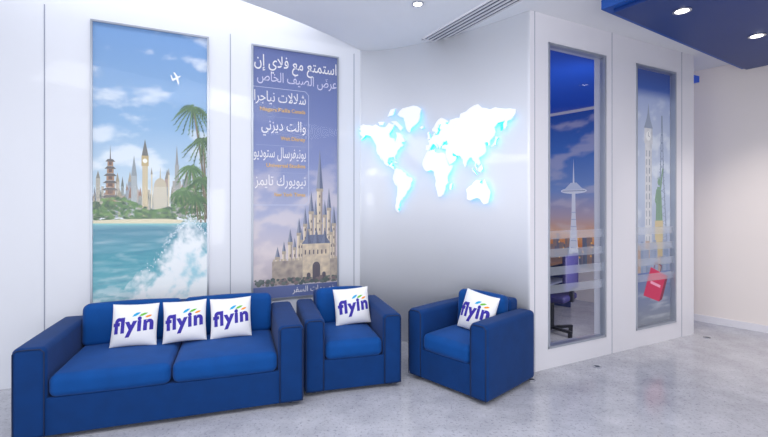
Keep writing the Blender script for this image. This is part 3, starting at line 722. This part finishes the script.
# ------------------------------------------------------------------ ceiling fittings
def downlight(x, y, z, r=.055):
    e = empty('downlight', (x, y, z), 0, 'small round recessed downlight with white ring', 'ceiling light', 'round recessed downlights')
    ring('trim_ring', r, r*.72, -.012, 0, M_chrome, e); cyl('lens', r*.72, -.006, 0, M_lamp, e)
    return e
downlight(.31, 4.0, CEIL)
va = math.atan2(.89, -.507)
ev = empty('air_vent', (.86, 4.34, CEIL), va, 'slim linear slotted air grille in the ceiling', 'air vent')
boxes('frame', [(-.66, .66, -.13, -.115, -.014, 0), (-.66, .66, .115, .13, -.014, 0), (-.66, -.64, -.13, .13, -.014, 0), (.64, .66, -.13, .13, -.014, 0)], M_part, ev)
boxes('backing', [(-.64, .64, -.115, .115, -.003, 0)], M_dark, ev)
for q in range(4): boxes('slat', [(-.64, .64, -.088+q*.052, -.068+q*.052, -.012, -.003)], M_part, ev)

ba = math.atan2(1.64, 2.56)
bo = Vector((1.875, 3.76))
ec = empty('ceiling_panel', (bo.x, bo.y, 3.25), ba, 'suspended stepped deep blue ceiling panel with downlights', 'ceiling panel')
rbox('board', 0, 3.05, -1.9, 0, .035, .12, .006, M_blue2, ec, seg=2, inner=1)
rbox('lower_board', .07, 2.98, -1.83, -.07, 0, .035, .004, M_blue, ec, seg=2, inner=1)
for xx in (.4, 2.4):
    for yy in (-.6, -1.4): boxes('hanger', [(xx, xx+.04, yy, yy+.04, .12, CEIL-3.25)], M_chrome, ec)
def pix(u, v, z):
    d = (1.6-z)*435/(v-205); return (u-384)/435*d, d
for (u, v) in ((682, 10), (757, 35)):
    x, y = pix(u, v, 3.25); downlight(x, y, 3.25, .07)
for (u, v) in ((531, 380), (597, 367), (707, 338)):
    x, y = pix(u, v, 0)
    e = empty('floor_light', (x, y, 0), 0, 'small round metal floor light set in the stone', 'floor light', 'round floor lights')
    ring('trim_ring', .04, .026, 0, .008, M_chrome, e); cyl('lens', .026, 0, .005, M_dark, e)

# ------------------------------------------------------------------ office furniture
M_desk = mat('desk_walnut', lin(130, 96, 80), 0.35, noise=.2, nscale=6); M_shelf = mat('desk_panel_grey', lin(150, 160, 190), 0.4); M_och = mat('chair_indigo', lin(36, 34, 92), 0.6)
M_navy = mat('desk_navy', lin(26, 46, 104), .45, noise=.05, nscale=4)
def pl(s, o): q = P+Pv*s+Pb*o; return (q.x, q.y)
dx, dy = pl(1.75, 1.75)
ed = empty('office_desk', (dx, dy, 0), PA+.3, 'walnut topped office desk with shelves inside the glazed office', 'desk')
rbox('desk_top', -.8, .8, -.35, .35, .72, .76, .01, M_desk, ed, seg=2, inner=1)
for s in (-1, 1): rbox('side_panel', s*.76-.02, s*.76+.02, -.32, .32, 0, .72, .006, M_navy, ed, seg=2, inner=1)
for z in (.2, .42): rbox('shelf', -.74, .74, -.3, -.05, z, z+.025, .004, M_shelf, ed, seg=2, inner=1)
rbox('front_panel', -.74, .74, -.05, -.03, .1, .72, .004, M_navy, ed, seg=2, inner=1)
def office_chair(x, y, ang):
    e = empty('office_chair', (x, y, 0), ang, 'indigo swivel office chair by the desk', 'chair')
    for q in range(5):
        a = q*2*pi/5; ob = boxes('base_leg', [(0, .28, -.02, .02, .05, .08)], M_foot, e); ob.rotation_euler = (0, 0, a)
        cyl('caster', .026, 0, .05, M_foot, e, (.26*cos(a), .26*sin(a)), 12)
    cyl('column', .025, .05, .42, M_foot, e, n=16)
    rbox('seat', -.23, .23, -.23, .23, .42, .5, .03, M_och, e, puff=(0, 0, .01))
    rbox('backrest', -.22, .22, .2, .25, .56, 1.0, .02, M_och, e, puff=(0, .01, 0)); boxes('back_support', [(-.03, .03, .22, .26, .42, .6)], M_foot, e)
x, y = pl(1.25, .85); office_chair(x, y, PA+3.5)

# ------------------------------------------------------------------ lights
def area(loc, rot, sx, sy, power, color=(1, 1, 1)):
    l = bpy.data.lights.new('area', 'AREA'); l.shape = 'RECTANGLE'; l.size = sx; l.size_y = sy; l.energy = power; l.color = color
    o = bpy.data.objects.new('area_light', l); o.location = loc; o.rotation_euler = rot; COL.objects.link(o); return o
def aim(loc, tgt): return (Vector(tgt)-Vector(loc)).to_track_quat('-Z', 'Y').to_euler()
area((-1.2, 1.5, 3.42), (0, 0, 0), 2.6, 1.4, 38, (1, 1, 1))
area((.0, 2.1, 3.40), aim((.0, 2.1, 3.40), (.5, 4.6, 0)), 2.2, .7, 26, (1, 1, 1))  # unseen lamp added to even out the curved wall and seats
area((2.2, 1.3, 3.2), (0, 0, 0), 1.6, 1.6, 36, (1, .97, .94))
area((0.4, -1.4, 1.3), aim((0.4, -1.4, 1.3), (.6, 4.8, .9)), 3.0, 1.4, 68, (1, .99, .98))  # added fill light behind the camera, brightens the curved wall
area((-2.0, 4.0, 3.9), (0, 0, LA), 3.0, .3, 13, (.97, .98, 1))
q = pl(1.35, .17); area((q[0], q[1], 1.75), aim((q[0], q[1], 1.75), (q[0]+Pb.x, q[1]+Pb.y, 1.75)), .36, 2.4, 24, (1, .93, .86))  # added lamp hidden behind the partition column, brightens the office
def spot(loc, tgt, power, size=70, color=(1, .92, .84), blend=.8):
    l = bpy.data.lights.new('spot', 'SPOT'); l.energy = power; l.spot_size = radians(size); l.spot_blend = blend; l.color = color; l.shadow_soft_size = .06
    o = bpy.data.objects.new('spot_light', l); o.location = loc
    o.rotation_euler = aim(loc, tgt); COL.objects.link(o)
x, y = pix(682, 10, 3.25); spot((x, y, 3.22), (x+1.6, y+1.0, .8), 75, 75)
x, y = pix(757, 35, 3.25); spot((x, y, 3.22), (x+1.1, y+.7, .6), 75, 85)
spot((.31, 4.0, 3.42), (.3, 4.1, 0), 20)
W = bpy.data.worlds.new('World'); SC.world = W; W.use_nodes = True
W.node_tree.nodes['Background'].inputs[0].default_value = (.95, .97, 1, 1); W.node_tree.nodes['Background'].inputs[1].default_value = 1.0

cam = bpy.data.cameras.new('camera'); cam.sensor_width = 36; cam.lens = 435/768*36; cam.shift_y = -13.5/768
co = bpy.data.objects.new('camera', cam); co.location = (0, 0, 1.6); co.rotation_euler = (radians(90), 0, 0); COL.objects.link(co)
SC.camera = co
SC.view_settings.view_transform = 'Standard'
